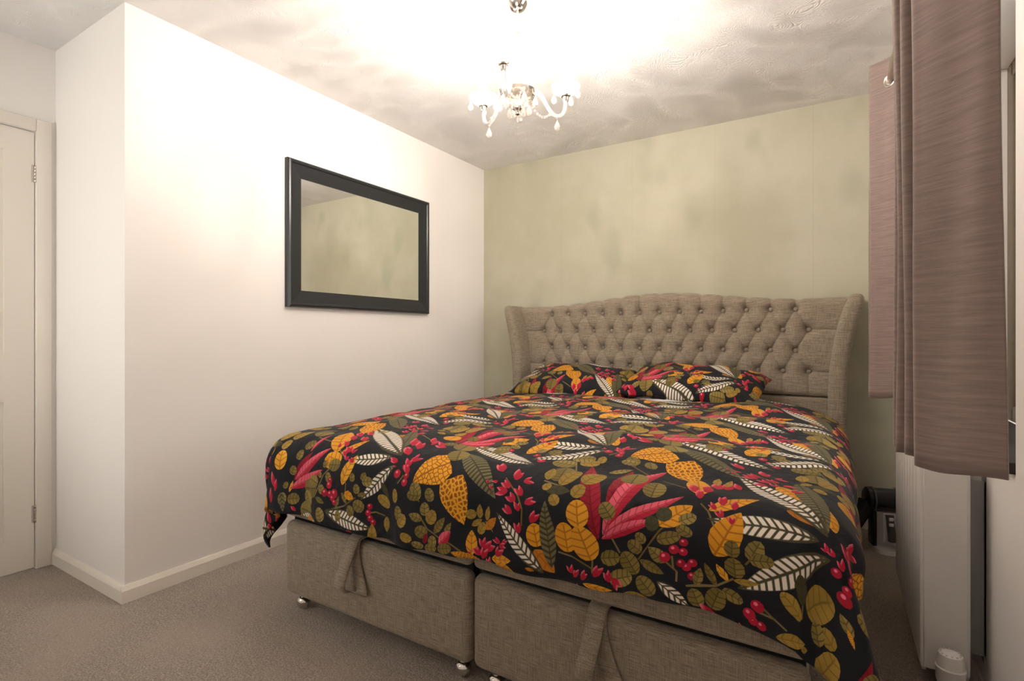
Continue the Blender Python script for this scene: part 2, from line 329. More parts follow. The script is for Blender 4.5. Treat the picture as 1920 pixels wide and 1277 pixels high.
PRINT=[
(13,4,-1448,1235,-1488,1255,0),(13,4,-1488,1255,-1536,1279,0),(13,4,-1536,1279,-1648,1299,0),(13,4,-1552,1079,-1516,1159,0),(13,4,-1516,1159,-1488,1187,0),(13,4,-1484,1047,-1400,1075,0),(13,4,-1400,1075,-1348,1107,0),(13,4,-1228,1063,-1268,1071,0),
(13,4,-1268,1071,-1292,1067,0),(13,4,-1172,1179,-1156,1207,0),(8,1,-1354,1419,-1274,1315,80),(8,1,-1340,1307,-1300,1311,60),(5,1,-1424,1451,-1360,1467,50),(2,0,-1240,1303,-1340,1491,30),(1,0,-1208,1271,-1532,1475,25),(1,0,-1240,1259,-1416,1223,26),
(1,0,-1208,1231,-1328,1103,27),(5,0,-1492,1243,-1580,1391,45),(5,0,-1472,1243,-1404,1323,30),(5,0,-1420,1139,-1388,1247,42),(5,1,-1452,1215,-1528,1223,70),(5,1,-1488,1187,-1528,1219,60),(5,0,-1700,1071,-1688,1111,30),(5,0,-1404,1115,-1356,1103,60),
(13,4,-1400,1147,-1400,1115,0),(9,0,-1500,1263,-1500,1279,42),(9,0,-1500,1263,-1516,1287,42),(9,0,-1472,1279,-1500,1307,42),(9,0,-1472,1279,-1508,1299,42),(9,0,-1480,1315,-1504,1351,42),(9,0,-1484,1318,-1524,1356,42),(9,0,-1491,1363,-1533,1399,42),
(9,0,-1484,1356,-1532,1382,42),(9,0,-1423,1315,-1457,1359,42),(9,0,-1429,1319,-1471,1355,42),(9,0,-1468,1395,-1512,1427,42),(9,0,-1455,1385,-1505,1409,42),(9,0,-1436,1255,-1452,1283,42),(9,0,-1436,1255,-1472,1275,42),(9,0,-1420,1251,-1412,1271,42),
(9,0,-1420,1251,-1436,1275,42),(9,0,-1444,1239,-1464,1263,42),(9,0,-1444,1239,-1472,1255,42),(9,0,-1424,1223,-1428,1239,42),(9,0,-1424,1223,-1448,1239,42),(9,0,-1388,1219,-1412,1235,42),(9,0,-1388,1219,-1420,1227,42),(4,0,-1684,1111,-1612,1231,25),
(10,0,-1624,1231,-1608,1331,17),(10,0,-1680,1115,-1528,1255,20),(10,0,-1696,1083,-1524,1175,22),(7,1,-1544,1111,-1628,1095,85),(7,1,-1704,1047,-1656,1051,85),(7,1,-1576,1043,-1624,1083,85),(7,1,-1568,1019,-1648,1019,85),(7,1,-1500,1003,-1524,1047,85),
(7,1,-1512,1095,-1524,1127,85),(7,1,-1488,1139,-1496,1171,85),(7,1,-1448,1203,-1500,1195,85),(7,1,-1540,1127,-1592,1139,85),(7,1,-1512,1183,-1524,1207,85),(7,1,-1368,1155,-1376,1183,85),(7,1,-1328,1167,-1324,1195,85),(7,1,-1328,1163,-1288,1171,85),
(7,1,-1344,1119,-1352,1151,85),(7,1,-1312,1075,-1356,1091,85),(7,1,-1696,1131,-1684,1167,85),(7,1,-1664,1239,-1632,1275,85),(7,1,-1652,1303,-1680,1379,85),(7,1,-1676,1191,-1668,1231,85),(7,1,-1720,1083,-1712,1107,85),(7,1,-1728,1027,-1724,1071,85),
(7,1,-1532,1147,-1532,1167,85),(7,0,-1544,1079,-1496,1067,40),(7,0,-1420,1115,-1388,1083,40),(7,0,-1444,1063,-1432,1103,40),(1,0,-1492,1043,-1280,1019,27),(7,1,-1424,1019,-1436,1055,75),(7,1,-1352,1051,-1384,1075,85),(7,0,-1340,1115,-1308,1127,45),
(0,3,-1490,1147,-1470,1147,100),(0,3,-1496,1131,-1472,1131,100),(0,3,-1514,1103,-1486,1103,100),(0,3,-1488,1103,-1464,1103,100),(0,3,-1472,1107,-1440,1107,100),(0,3,-1474,1091,-1454,1091,100),(0,3,-1462,1079,-1442,1079,100),(0,3,-1198,1207,-1170,1207,100),
(0,3,-1154,1207,-1134,1207,100),(0,3,-1156,1187,-1132,1187,100),(0,3,-1302,1087,-1282,1087,100),(0,3,-1306,1067,-1286,1067,100),(0,3,-1298,1051,-1278,1051,100),(0,3,-1286,1039,-1266,1039,100),(3,0,-1248,1171,-1212,1123,40),(6,1,-1204,1099,-1264,1123,60),
(6,1,-1176,1119,-1180,1163,60),(6,1,-1148,1055,-1124,1095,85),(7,1,-1152,1071,-1160,1115,85),(6,0,-1220,1063,-1216,1015,70),(6,1,-1136,1031,-1088,1023,60),(9,0,-1189,1288,-1227,1326,42),(9,0,-1188,1287,-1228,1307,42),(9,0,-1176,1239,-1152,1219,42),
(9,0,-1176,1239,-1144,1223,42),(9,0,-1160,1259,-1132,1267,42),(9,0,-1160,1259,-1152,1283,42),(9,0,-1204,1243,-1244,1255,42),(9,0,-1204,1243,-1236,1243,42),(9,0,-1220,1339,-1232,1383,42),(9,0,-1226,1347,-1258,1391,42),(9,0,-1352,995,-1384,995,30),
(5,1,-1819,998,-1949,996,90),(9,0,-1668,1007,-1680,1023,42),(9,0,-1668,1007,-1688,1023,42),(9,0,-2147,1139,-2107,1127,36),(9,0,-2145,1138,-2104,1124,36),(9,0,-2156,1114,-2121,1106,36),(9,0,-2154,1112,-2116,1104,36),(1,0,-2084,995,-2200,1107,60),
(1,0,-1532,995,-1649,995,36),(12,0,-1600,995,-1544,995,60),(2,0,-1732,1071,-1716,1003,35),(13,4,-712,1123,-716,1167,0),(13,4,-716,1167,-736,1199,0),(13,4,-736,1199,-796,1251,0),(13,4,-1060,1083,-1040,1059,0),(13,4,-1040,1059,-992,1039,0),
(13,4,-992,1039,-952,1031,0),(13,4,-952,1031,-912,1011,0),(13,4,-1076,1135,-1084,1143,0),(13,4,-812,1087,-840,1111,0),(13,4,-1188,1403,-1264,1439,0),(13,4,-756,1423,-736,1443,0),(5,1,-1216,1439,-1320,1471,70),(5,1,-1264,1447,-1224,1519,75),
(11,2,-1012,1279,-1112,1191,93),(12,2,-976,1223,-908,1087,64),(2,0,-1004,1359,-808,1183,28),(7,1,-1088,1419,-1132,1391,75),(7,1,-1128,1451,-1128,1527,90),(7,1,-1204,1479,-1180,1523,80),(7,1,-1084,1519,-1048,1555,70),(7,1,-1080,1479,-1048,1519,50),
(7,1,-1160,1547,-1104,1547,80),(1,0,-1056,1459,-744,1335,25),(7,1,-1043,1369,-1061,1453,85),(7,1,-997,1293,-1035,1369,85),(7,1,-924,1403,-920,1459,95),(7,1,-872,1415,-896,1483,90),(7,1,-872,1471,-832,1483,90),(13,4,-1044,1443,-900,1475,0),
(13,4,-900,1475,-876,1523,0),(0,3,-1046,1531,-1026,1531,100),(0,3,-1012,1527,-980,1527,100),(0,3,-1001,1543,-975,1543,100),(0,3,-976,1495,-952,1495,100),(0,3,-962,1507,-942,1507,100),(0,3,-797,1423,-771,1423,100),(0,3,-801,1463,-775,1463,100),
(0,3,-774,1399,-754,1399,100),(0,3,-757,1375,-731,1375,100),(9,0,-1224,1347,-1228,1387,42),(9,0,-1229,1356,-1259,1402,42),(9,0,-1184,1324,-1196,1378,42),(9,0,-1191,1334,-1221,1380,42),(9,0,-1164,1371,-1164,1415,42),(9,0,-1173,1387,-1199,1435,42),
(9,0,-1113,1378,-1159,1408,42),(9,0,-1095,1364,-1149,1374,42),(9,0,-1185,1281,-1218,1325,42),(9,0,-1189,1283,-1231,1319,42),(9,0,-1148,1263,-1120,1279,42),(9,0,-1148,1263,-1152,1299,42),(9,0,-1152,1235,-1156,1267,42),(9,0,-1152,1235,-1180,1267,42),
(9,0,-1140,1215,-1160,1243,42),(9,0,-1140,1215,-1172,1239,42),(9,0,-818,1278,-846,1324,42),(9,0,-816,1275,-856,1307,42),(9,0,-816,1235,-836,1231,42),(9,0,-816,1235,-824,1227,42),(9,0,-768,1219,-796,1243,42),(9,0,-768,1219,-804,1231,42),
(9,0,-772,1207,-812,1215,42),(9,0,-772,1207,-812,1195,42),(9,0,-760,1247,-752,1283,42),(9,0,-760,1247,-776,1299,42),(9,0,-736,1247,-704,1251,42),(9,0,-736,1247,-720,1271,42),(9,0,-724,1203,-744,1231,42),(9,0,-724,1203,-756,1219,42),
(9,0,-740,1183,-764,1207,42),(9,0,-740,1183,-776,1191,42),(9,0,-712,1183,-680,1195,42),(9,0,-712,1183,-692,1207,42),(9,0,-724,1159,-728,1183,42),(9,0,-724,1159,-744,1183,42),(9,0,-744,1151,-772,1171,42),(9,0,-744,1151,-780,1159,42),
(9,0,-688,1135,-664,1163,42),(9,0,-688,1135,-680,1171,42),(9,0,-716,1103,-720,1131,42),(9,0,-716,1103,-736,1127,42),(9,0,-844,1223,-852,1235,42),(9,0,-844,1223,-856,1231,42),(9,0,-828,1207,-832,1219,42),(9,0,-828,1207,-840,1219,42),
(7,1,-1080,1139,-1108,1191,70),(7,1,-1076,1151,-1124,1155,70),(7,1,-1032,1139,-1048,1179,85),(6,1,-1040,1075,-1016,1115,85),(7,1,-1052,1095,-1056,1135,85),(7,0,-1060,1083,-1108,1099,50),(7,1,-1040,1039,-1080,1059,85),(7,0,-1016,1051,-976,1103,40),
(7,0,-976,1051,-952,1091,45),(10,0,-996,1023,-952,1067,55),(4,0,-1048,1015,-1040,1047,50),(7,1,-1020,1007,-1020,1043,85),(7,1,-1044,1003,-1004,1007,70),(7,1,-1000,1007,-948,1019,60),(7,1,-1048,1003,-1088,1015,50),(6,1,-904,1115,-872,1131,85),
(6,0,-860,1115,-860,1159,52),(6,0,-836,1115,-828,1159,42),(6,0,-884,1087,-852,1115,45),(6,1,-860,1067,-844,1107,60),(8,0,-840,1087,-800,1131,45),(5,0,-880,1003,-884,1075,50),(5,0,-812,1007,-736,1023,40),(12,0,-948,1007,-852,995,20),
(5,0,-796,999,-724,995,30),(9,0,-844,1027,-840,1063,42),(9,0,-844,1027,-860,1055,42),(9,0,-840,1023,-800,1047,42),(9,0,-840,1023,-816,1059,42),(9,0,-852,1007,-864,1031,42),(9,0,-852,1007,-880,1023,42),(9,0,-844,999,-828,1031,42),
(9,0,-844,999,-848,1031,42),(9,0,-884,1007,-884,1015,42),(9,0,-884,1007,-892,1015,42),(9,0,-780,1063,-800,1075,42),(9,0,-780,1063,-812,1063,42),(9,0,-772,1063,-752,1075,42),(9,0,-772,1063,-760,1079,42),(9,0,-784,1051,-756,1055,42),
(9,0,-784,1051,-760,1067,42),(9,0,-796,1019,-764,1047,42),(9,0,-796,1019,-788,1051,42),(5,1,-664,1075,-680,1135,80),(8,0,-672,1067,-616,1011,55),(8,0,-692,1015,-668,1011,40),(1,0,-644,1007,-800,1147,20),(2,0,-624,1023,-656,1203,24),
(13,4,-608,1067,-568,1063,0),(13,4,-568,1063,-512,1047,0),(13,4,-512,1075,-512,1035,0),(13,4,-396,1091,-348,1171,0),(13,4,-348,1171,-320,1207,0),(13,4,-444,1099,-484,1167,0),(13,4,-380,1359,-312,1319,0),(13,4,-424,1387,-496,1443,0),
(13,4,-680,1267,-620,1251,0),(13,4,-612,1335,-680,1487,0),(13,4,-328,1095,-304,1075,0),(13,4,-304,1075,-304,1051,0),(13,4,-316,1111,-312,1083,0),(13,4,-776,1451,-708,1427,0),(7,1,-744,1479,-692,1495,80),(6,1,-680,1491,-612,1491,55),
(7,1,-632,1379,-708,1383,75),(6,1,-628,1395,-576,1419,70),(7,1,-664,1423,-596,1439,70),(3,1,-724,1507,-680,1515,80),(4,0,-500,1127,-588,1395,20),(4,0,-472,1179,-472,1403,22),(10,0,-488,1139,-392,1447,16),(10,0,-484,1147,-308,1279,17),
(10,0,-492,1131,-356,1199,20),(7,1,-637,1269,-647,1353,90),(6,1,-628,1256,-596,1334,55),(6,1,-566,1272,-534,1350,68),(6,1,-580,1223,-564,1267,85),(3,0,-668,1239,-592,1239,42),(6,1,-620,1195,-644,1223,85),(6,1,-676,1239,-652,1255,85),
(6,0,-672,1271,-680,1335,50),(7,1,-468,1183,-500,1223,80),(7,0,-532,1375,-476,1411,42),(7,1,-445,1301,-451,1385,85),(7,1,-384,1263,-384,1335,80),(7,0,-452,1403,-424,1467,40),(7,0,-420,1415,-396,1471,40),(7,0,-596,1487,-520,1503,25),
(6,0,-572,1447,-508,1443,30),(6,0,-500,1455,-448,1467,45),(6,0,-524,1459,-484,1475,60),(11,2,-400,1543,-548,1543,50),(12,2,-436,1511,-340,1471,70),(5,1,-552,1147,-568,1219,84),(5,1,-580,1071,-596,1151,75),(5,1,-516,1067,-556,1151,80),
(5,0,-352,1183,-284,1251,60),(8,0,-340,1215,-296,1239,50),(3,1,-364,1167,-372,1207,85),(3,1,-340,1195,-348,1239,85),(7,1,-308,1199,-272,1223,75),(7,1,-352,1147,-300,1163,62),(7,1,-276,1167,-312,1187,70),(7,1,-492,1079,-444,1087,90),
(7,1,-400,1051,-436,1103,75),(7,1,-380,1135,-404,1155,85),(7,1,-388,1111,-424,1131,85),(7,0,-328,1095,-372,1127,60),(7,0,-392,1091,-332,1067,38),(7,1,-468,1023,-412,1043,80),(7,1,-356,1007,-396,1047,85),(0,3,-302,1123,-282,1123,100),
(0,3,-345,1107,-319,1107,100),(0,3,-324,1127,-300,1127,100),(0,3,-302,1147,-282,1147,100),(0,3,-294,1087,-274,1087,100),(0,3,-306,1095,-286,1095,100),(0,3,-282,1099,-262,1099,100),(0,3,-282,1067,-262,1067,100),(9,0,-568,1019,-568,1043,42),
(9,0,-568,1019,-584,1035,42),(9,0,-560,1011,-548,1035,42),(9,0,-560,1011,-560,1031,42),(9,0,-540,1011,-524,1031,42),(9,0,-540,1011,-532,1039,42),(9,0,-508,1027,-484,1055,42),(9,0,-508,1027,-500,1059,42),(9,0,-468,1019,-472,1051,42),
(9,0,-468,1019,-484,1043,42),(9,0,-460,1031,-448,999,42),(9,0,-460,1031,-436,1011,42),(1,0,-348,1047,-276,995,33),(5,0,-536,1003,-460,999,20),(6,0,-432,995,-368,995,25),(13,4,-232,1207,-248,1243,0),(13,4,-248,1243,-268,1263,0),
(13,4,-284,1043,-224,1059,0),(13,4,-224,1059,-188,1095,0),(13,4,-84,1027,-108,1039,0),(13,4,-108,1039,-140,1039,0),(13,4,-108,1039,-128,1051,0),(13,4,-44,1071,-44,1099,0),(13,4,-164,1139,-156,1151,0),(8,0,-92,1299,-16,1275,40),
(5,1,-120,1467,-48,1367,45),(5,1,-32,1383,8,1283,35),(2,0,-84,1547,-8,1271,22),(1,0,-8,1259,-224,1503,20),(5,1,-274,1296,-306,1422,45),(5,0,-248,1247,-148,1327,28),(1,0,-20,1239,-248,1223,24),(1,0,8,1215,-180,1075,25),
(5,0,-228,1135,-180,1259,50),(9,0,-264,1310,-260,1364,42),(9,0,-266,1326,-270,1380,42),(9,0,-246,1376,-254,1430,42),(9,0,-247,1369,-265,1421,42),(9,0,-231,1388,-225,1442,42),(9,0,-232,1392,-236,1446,42),(9,0,-200,1408,-212,1462,42),
(9,0,-200,1407,-220,1447,42),(9,0,-180,1412,-180,1467,42),(9,0,-180,1412,-192,1466,42),(9,0,-232,1255,-248,1275,42),(9,0,-232,1255,-252,1263,42),(9,0,-220,1271,-220,1311,42),(9,0,-220,1271,-232,1303,42),(9,0,-196,1263,-188,1287,42),
(9,0,-196,1263,-196,1299,42),(9,0,-216,1235,-224,1259,42),(9,0,-216,1235,-236,1247,42),(9,0,-196,1223,-192,1243,42),(9,0,-196,1223,-204,1243,42),(9,0,-286,1307,-306,1359,42),(9,0,-284,1303,-308,1327,42),(9,0,-272,1279,-276,1319,42),
(9,0,-272,1279,-284,1315,42),(7,1,-192,1147,-192,1187,85),(5,0,-200,1083,-224,1115,50),(7,1,-184,1099,-188,1147,90),(7,1,-156,1151,-136,1195,80),(7,1,-156,1151,-108,1159,62),(7,1,-212,1055,-168,1047,70),(7,1,-232,1003,-216,1055,75),
(7,1,-256,999,-272,1039,80),(7,0,-224,1059,-248,1107,35),(7,0,-264,1047,-256,1091,50),(6,0,-188,1091,-136,1103,30),(3,1,-44,1099,-56,1155,60),(6,1,-48,1067,-96,1103,60),(6,1,-28,1091,40,1139,85),(6,1,60,1059,24,1079,80),
(7,1,24,1043,4,1083,90),(6,0,-104,1003,-28,1027,35),(7,0,80,1107,52,1131,60),(6,0,-44,1011,-16,1019,50),(0,3,-154,1051,-126,1051,100),(0,3,-158,1015,-138,1015,100),(0,3,-169,1027,-143,1027,100),(0,3,-142,1011,-122,1011,100),
(0,3,14,1199,34,1199,100),(0,3,42,1183,62,1183,100),(0,3,38,1163,66,1163,100),(9,0,0,1227,-12,1243,42),(9,0,0,1227,-16,1227,42),(9,0,12,1227,0,1239,42),(9,0,12,1227,-4,1227,42),(9,0,32,1211,24,1235,42),
(9,0,32,1211,16,1223,42),(12,0,68,1115,88,1091,30),
]

# ------------------------------------------------------------------ the room
XL, XD, YR, YB, XR, YC, H = -2.385, -3.07, .965, 3.45, .36, -.45, 2.364
TH = .10
struct(obj('floor', BX(XD - TH, XR + .28, YC - TH, YB + TH, -.10, 0), 'carpet'), 'mottled grey brown carpet covering the bedroom floor', 'floor')
struct(obj('ceiling', BX(XD - TH, XR + .28, YC - TH, YB + TH, H, H + .10), 'swirl_plaster'), 'white ceiling with swirled brushed plaster texture', 'ceiling')
struct(obj('wall_back', BX(XD - TH, XR, YB, YB + TH, 0, H), 'olive_paint'), 'patchy sage green painted wall behind the headboard', 'wall')
struct(obj('wall_left', BX(XL - .12, XL, YR + .12, YB, 0, H), 'white_paint'), 'white painted wall that carries the mirror', 'wall')
struct(obj('wall_return', BX(XD - TH, XL, YR, YR + .12, 0, H), 'white_paint'), 'short white wall returning from the mirror wall to the door', 'wall')
bm = bmesh.new()
D0, D1, DZ = .893 - .762, .893, 1.968
box(bm, XD - TH, XD, YC, D0, 0, H); box(bm, XD - TH, XD, D1, YR, 0, H); box(bm, XD - TH, XD, D0, D1, DZ, H)
struct(obj('wall_alcove', bm, 'white_paint'), 'white wall around the panelled door', 'wall')
N0, N1, NZ0, NZ1 = -2.95, -1.75, .90, 2.02  # opening for the added fill window, behind the camera
bm = bmesh.new()
box(bm, XD - TH, N0, YC - .2, YC, 0, H); box(bm, N1, XR + .28, YC - .2, YC, 0, H); box(bm, N0, N1, YC - .2, YC, 0, NZ0); box(bm, N0, N1, YC - .2, YC, NZ1, H)
struct(obj('wall_near', bm, 'white_paint'), 'plain white wall facing the headboard wall', 'wall')
W0, W1, WZ0, WZ1 = 1.67, 2.52, .75, 2.00
bm = bmesh.new()
box(bm, XR, XR + .28, YC, W0, 0, H); box(bm, XR, XR + .28, W1, YB + TH, 0, H)
box(bm, XR, XR + .28, W0, W1, 0, WZ0 - .03); box(bm, XR, XR + .28, W0, W1, WZ1, H)
struct(obj('wall_right', bm, 'white_paint'), 'white wall with the curtained window above the radiator', 'wall')

SK = [(0, 0), (.016, 0), (.016, .048), (.006, .066), (0, .066)]
for nm, a, b, lab in (('baseboard_left', (XL, YB - .016, 0), (XL, YR - .016, 0), 'cream gloss skirting board below the mirror wall'),
                      ('baseboard_return', (XL, YR, 0), (XD + .0, YR, 0), 'short cream skirting board between door and mirror wall'),
                      ('baseboard_alcove', (XD, YR - .016, 0), (XD, .947, 0), 'stub of cream skirting board beside the door architrave'),
                      ('baseboard_back', (XR, YB, 0), (XL, YB, 0), 'cream skirting board below the sage green wall'),
                      ('baseboard_right', (XR, YC, 0), (XR, YB - .016, 0), 'cream skirting board behind the radiator')):
    struct(obj(nm, strip(bmesh.new(), SK, a, b), 'gloss_white', smooth=False), lab, 'skirting board')

# door in the alcove
door = thing('door_1', 'cream panelled door with steel hinges in the alcove', 'door', (XD, D1, 0)); door['kind'] = 'structure'
bm = BX(-.045, -.012, -.759, -.003, .006, DZ - .004)
for y0, y1 in ((-.759, -.66), (-.43, -.335), (-.105, -.003)): box(bm, -.013, -.004, y0, y1, .006, DZ - .004)
for z0, z1 in ((.006, .15), (.76, .94), (1.86, DZ - .004)):
    box(bm, -.013, -.004, -.66, -.43, z0, z1); box(bm, -.013, -.004, -.335, -.105, z0, z1)
obj('leaf', bm, 'gloss_white', door)
for y0, y1 in ((-.66, -.43), (-.335, -.105)):
    for z0, z1 in ((.15, .76), (.94, 1.86)):
        obj('panel', BX(-.013, -.006, y0 + .022, y1 - .022, z0 + .022, z1 - .022, bev=.006, seg=1), 'gloss_white', door)
for z in (.248, 1.778):
    bm = bmesh.new()
    for k in range(5): lathe(bm, [(.0055, k * .0152), (.0062, k * .0152 + .001), (.0062, k * .0152 + .0138), (.0055, k * .0152 + .0148)], 12, (.003, 0, z - .038))
    box(bm, -.004, .001, -.012, .010, z - .038, z + .038)
    tag(obj('hinge', bm, 'steel', door), 'worn steel butt hinge')
bm = lathe(bmesh.new(), [(.012, 0), (.012, .03), (.026, .036), (.028, .05), (.02, .062), (0, .064)], 20, (-.004, -.71, 1.0), M=Matrix.Rotation(R(90), 3, 'Y'))
obj('door_knob', bm, 'steel', door)
tr = thing('trim_1', 'cream moulded architrave around the door', 'architrave', (XD, D1, 0)); tr['kind'] = 'structure'
AP = lambda y0, y1, z0, z1: BX(0, .014, y0, y1, z0, z1, bev=.004, seg=2)
obj('jamb', AP(0, .054, 0, DZ + .054), 'gloss_white', tr); obj('jamb', AP(-.816, -.762, 0, DZ + .054), 'gloss_white', tr)
obj('head', AP(-.762, 0, DZ, DZ + .054), 'gloss_white', tr)
bm = bmesh.new(); box(bm, -.10, -.045, -.002, .0, 0, DZ); box(bm, -.10, -.045, -.762, -.760, 0, DZ)
obj('door_stop', bm, 'gloss_white', tr)

# window behind the curtains
win = thing('window_1', 'white framed window behind the curtains', 'window', (XR + .16, (W0 + W1) / 2, WZ0)); win['kind'] = 'structure'
hw, hh_ = (W1 - W0) / 2, WZ1 - WZ0
for y0, y1, z0, z1 in ((-hw, -hw + .075, 0, hh_), (hw - .075, hw, 0, hh_), (-hw + .055, hw - .055, 0, .055), (-hw + .055, hw - .055, hh_ - .055, hh_), (-.03, .03, .055, hh_ - .055)):
    obj('frame_bar', BX(0, .06, y0, y1, z0, z1, bev=.006), 'brown_frame', win)
for y0, y1 in ((-hw + .055, -.03), (.03, hw - .055)): obj('pane', BX(.026, .034, y0, y1, .055, hh_ - .055), 'window_glass', win)
tag(obj('sill', BX(-.175, 0, -hw + .002, hw - .002, -.028, 0, bev=.004), 'dark_wood', win), 'dark window sill board')
hb = BX(-.016, 0, -.075, -.045, .45, .55, bev=.004); obj('window_handle', hb, 'brown_frame', win)

wn = thing('fill_window', 'unseen white framed window added for fill light facing the headboard wall', 'window', ((N0 + N1) / 2, YC - .16, NZ0)); wn['kind'] = 'structure'  # invented window, out of view, added to brighten surfaces facing the camera
nw, nh = (N1 - N0) / 2, NZ1 - NZ0
for x0, x1, z0, z1 in ((-nw, -nw + .05, 0, nh), (nw - .05, nw, 0, nh), (-nw + .05, nw - .05, 0, .05), (-nw + .05, nw - .05, nh - .05, nh), (-.025, .025, .05, nh - .05)):
    obj('frame_bar', BX(x0, x1, 0, .06, z0, z1, bev=.006), 'upvc', wn)
for x0, x1 in ((-nw + .05, -.025), (.025, nw - .05)): obj('pane', BX(x0, x1, .026, .034, .05, nh - .05), 'window_glass', wn)

# ------------------------------------------------------------------ divan bed with winged headboard
bed = thing('divan_bed', 'grey brown linen divan bed with buttoned winged headboard', 'bed', (0, 0, 0))
HC, SX, SZ, Z1 = -.962, .1285, .117, 1.199
YP = 3.335                      # face of the padded panel
def z_top(x):
    a = np.abs(x - HC); b = np.clip(1 - a / .82, 0, 1); b = b * b * (3 - 2 * b)
    return 1.258 + .064 * b
def flare(z): return .085 * np.clip((z - .72) / .53, 0, 1) ** 2
nx, nz = 420, 150
tt = np.linspace(0, 1, nz)[:, None]; ss = np.linspace(-1, 1, nx)[None, :]
zt = z_top(HC + ss * 1.0)
K0 = (ss * 1.0) / SX
zt = zt - .007 * np.exp(-((np.abs((K0 + .5) % 1 - .5)) / .16) ** 2) * (np.abs(K0) < 6.4)
Zg = .712 + tt * (zt - .712)
Xg = HC + ss * (.935 + flare(Zg) * .95)
K = (Xg - HC) / SX; RHO = (Z1 - Zg) / SZ
def near(v, per=1.0, off=0.0): return np.abs((v - off + per / 2) % per - per / 2)
dA = near(K + RHO / 2); dB = near(K - RHO / 2)
tri = 1 - np.abs((RHO % 2) - 1)
inside = (RHO > -.02) & (RHO < 3.02) & (np.abs(K) < 6.06 + .5 * tri)
BIG = 9.0
dd = np.where(inside, np.minimum(dA, dB) * SX * .876, BIG)
dd = np.minimum(dd, np.where((RHO <= 0) & (np.abs(K) < 6.3), near(K) * SX, BIG))
dd = np.minimum(dd, np.where((RHO >= 3) & (np.abs(K) < 6.8), near(K, 1, .5) * SX, BIG))
for rr in (1, 3): dd = np.minimum(dd, np.where(np.abs(K) > 6.45, np.abs(RHO - rr) * SZ, BIG))
BUT = [(HC + k * SX, Z1 - r * SZ) for r in range(4) for k in (np.arange(-6, 7) if r % 2 == 0 else np.arange(-6.5, 7))]
db = np.full(Xg.shape, 9.0)
for bx_, bz_ in BUT: db = np.minimum(db, np.hypot(Xg - bx_, Zg - bz_))
Yg = YP + .009 * np.exp(-dd / .0042) + .004 * np.exp(-(dd / .030) ** 2) + .056 * np.exp(-(db / .020) ** 1.1)
top_d = (zt - Zg); Yg = Yg + .045 * (1 - np.sqrt(np.clip(1 - (np.clip(1 - top_d / .045, 0, 1)) ** 2, 0, 1)))
bot_d = Zg - .712; Yg = Yg + .03 * (1 - np.sqrt(np.clip(1 - (np.clip(1 - bot_d / .03, 0, 1)) ** 2, 0, 1)))
# wrap the top over and down the back
XX = np.vstack([Xg, Xg[-1:], Xg[-1:]]); ZZ = np.vstack([Zg, Zg[-1:], Zg[-1:] * 0 + .70]); YY = np.vstack([Yg, Yg[-1:] * 0 + 3.425, Yg[-1:] * 0 + 3.435])
hbp = grid_mesh('headboard_panel', XX, YY, ZZ, 'linen', bed)
tag(hbp, 'deep buttoned linen headboard panel with diamond tufting')
bsrc = None
for bx_, bz_ in BUT:
    if bsrc is None:
        bsrc = obj('button', lathe(bmesh.new(), [(.0115, 0), (.0125, .003), (.0105, .008), (.005, .0105), (0, .0112)], 14, M=Matrix.Rotation(R(90), 3, 'X')), 'linen', hbp); b_ = bsrc
    else: b_ = share('button', bsrc, hbp)
    b_.location = (bx_, YP + .040, bz_)
obj('lower_panel', BX(HC - .95, HC + .95, 3.34, 3.43, .05, .708, bev=.02, seg=3), 'linen', bed)
for sgn in (-1, 1):
    zs = np.concatenate([np.linspace(.05, 1.18, 40), 1.18 + .085 * np.sin(np.linspace(0, PI / 2, 12)[1:])])
    X_, Y_, Z_ = [], [], []
    n = 40; w2, y0, y1, rd = .043, 3.195, 3.435, .038
    for z in zs:
        e = max(0, (z - 1.18) / .085); sc = math.sqrt(max(0, 1 - e * e)) * .97 + .03 if e > 0 else 1
        cx = HC + sgn * (.970 + float(flare(np.array(min(z, 1.25)))))
        row = []
        for k in range(n):
            a = 2 * PI * k / n; ca, sa = math.cos(a), math.sin(a)
            px_ = w2 * np.sign(ca) * abs(ca) ** .6; py_ = (y1 - y0) / 2 * np.sign(sa) * abs(sa) ** .35
            row.append((cx + px_ * (.35 + .65 * sc), (y0 + y1) / 2 + .01 * (1 - sc) + py_ * (.80 + .20 * sc), z))
        row = np.array(row); X_.append(row[:, 0]); Y_.append(row[:, 1]); Z_.append(row[:, 2])
    X_.append(X_[-1] * 0 + X_[-1].mean()); Y_.append(Y_[-1] * 0 + Y_[-1].mean()); Z_.append(Z_[-1] * 0 + 1.266)
    tag(grid_mesh('wing', np.array(X_), np.array(Y_), np.array(Z_), 'linen', bed, closed_u=True), 'padded wing curling outward at the top')

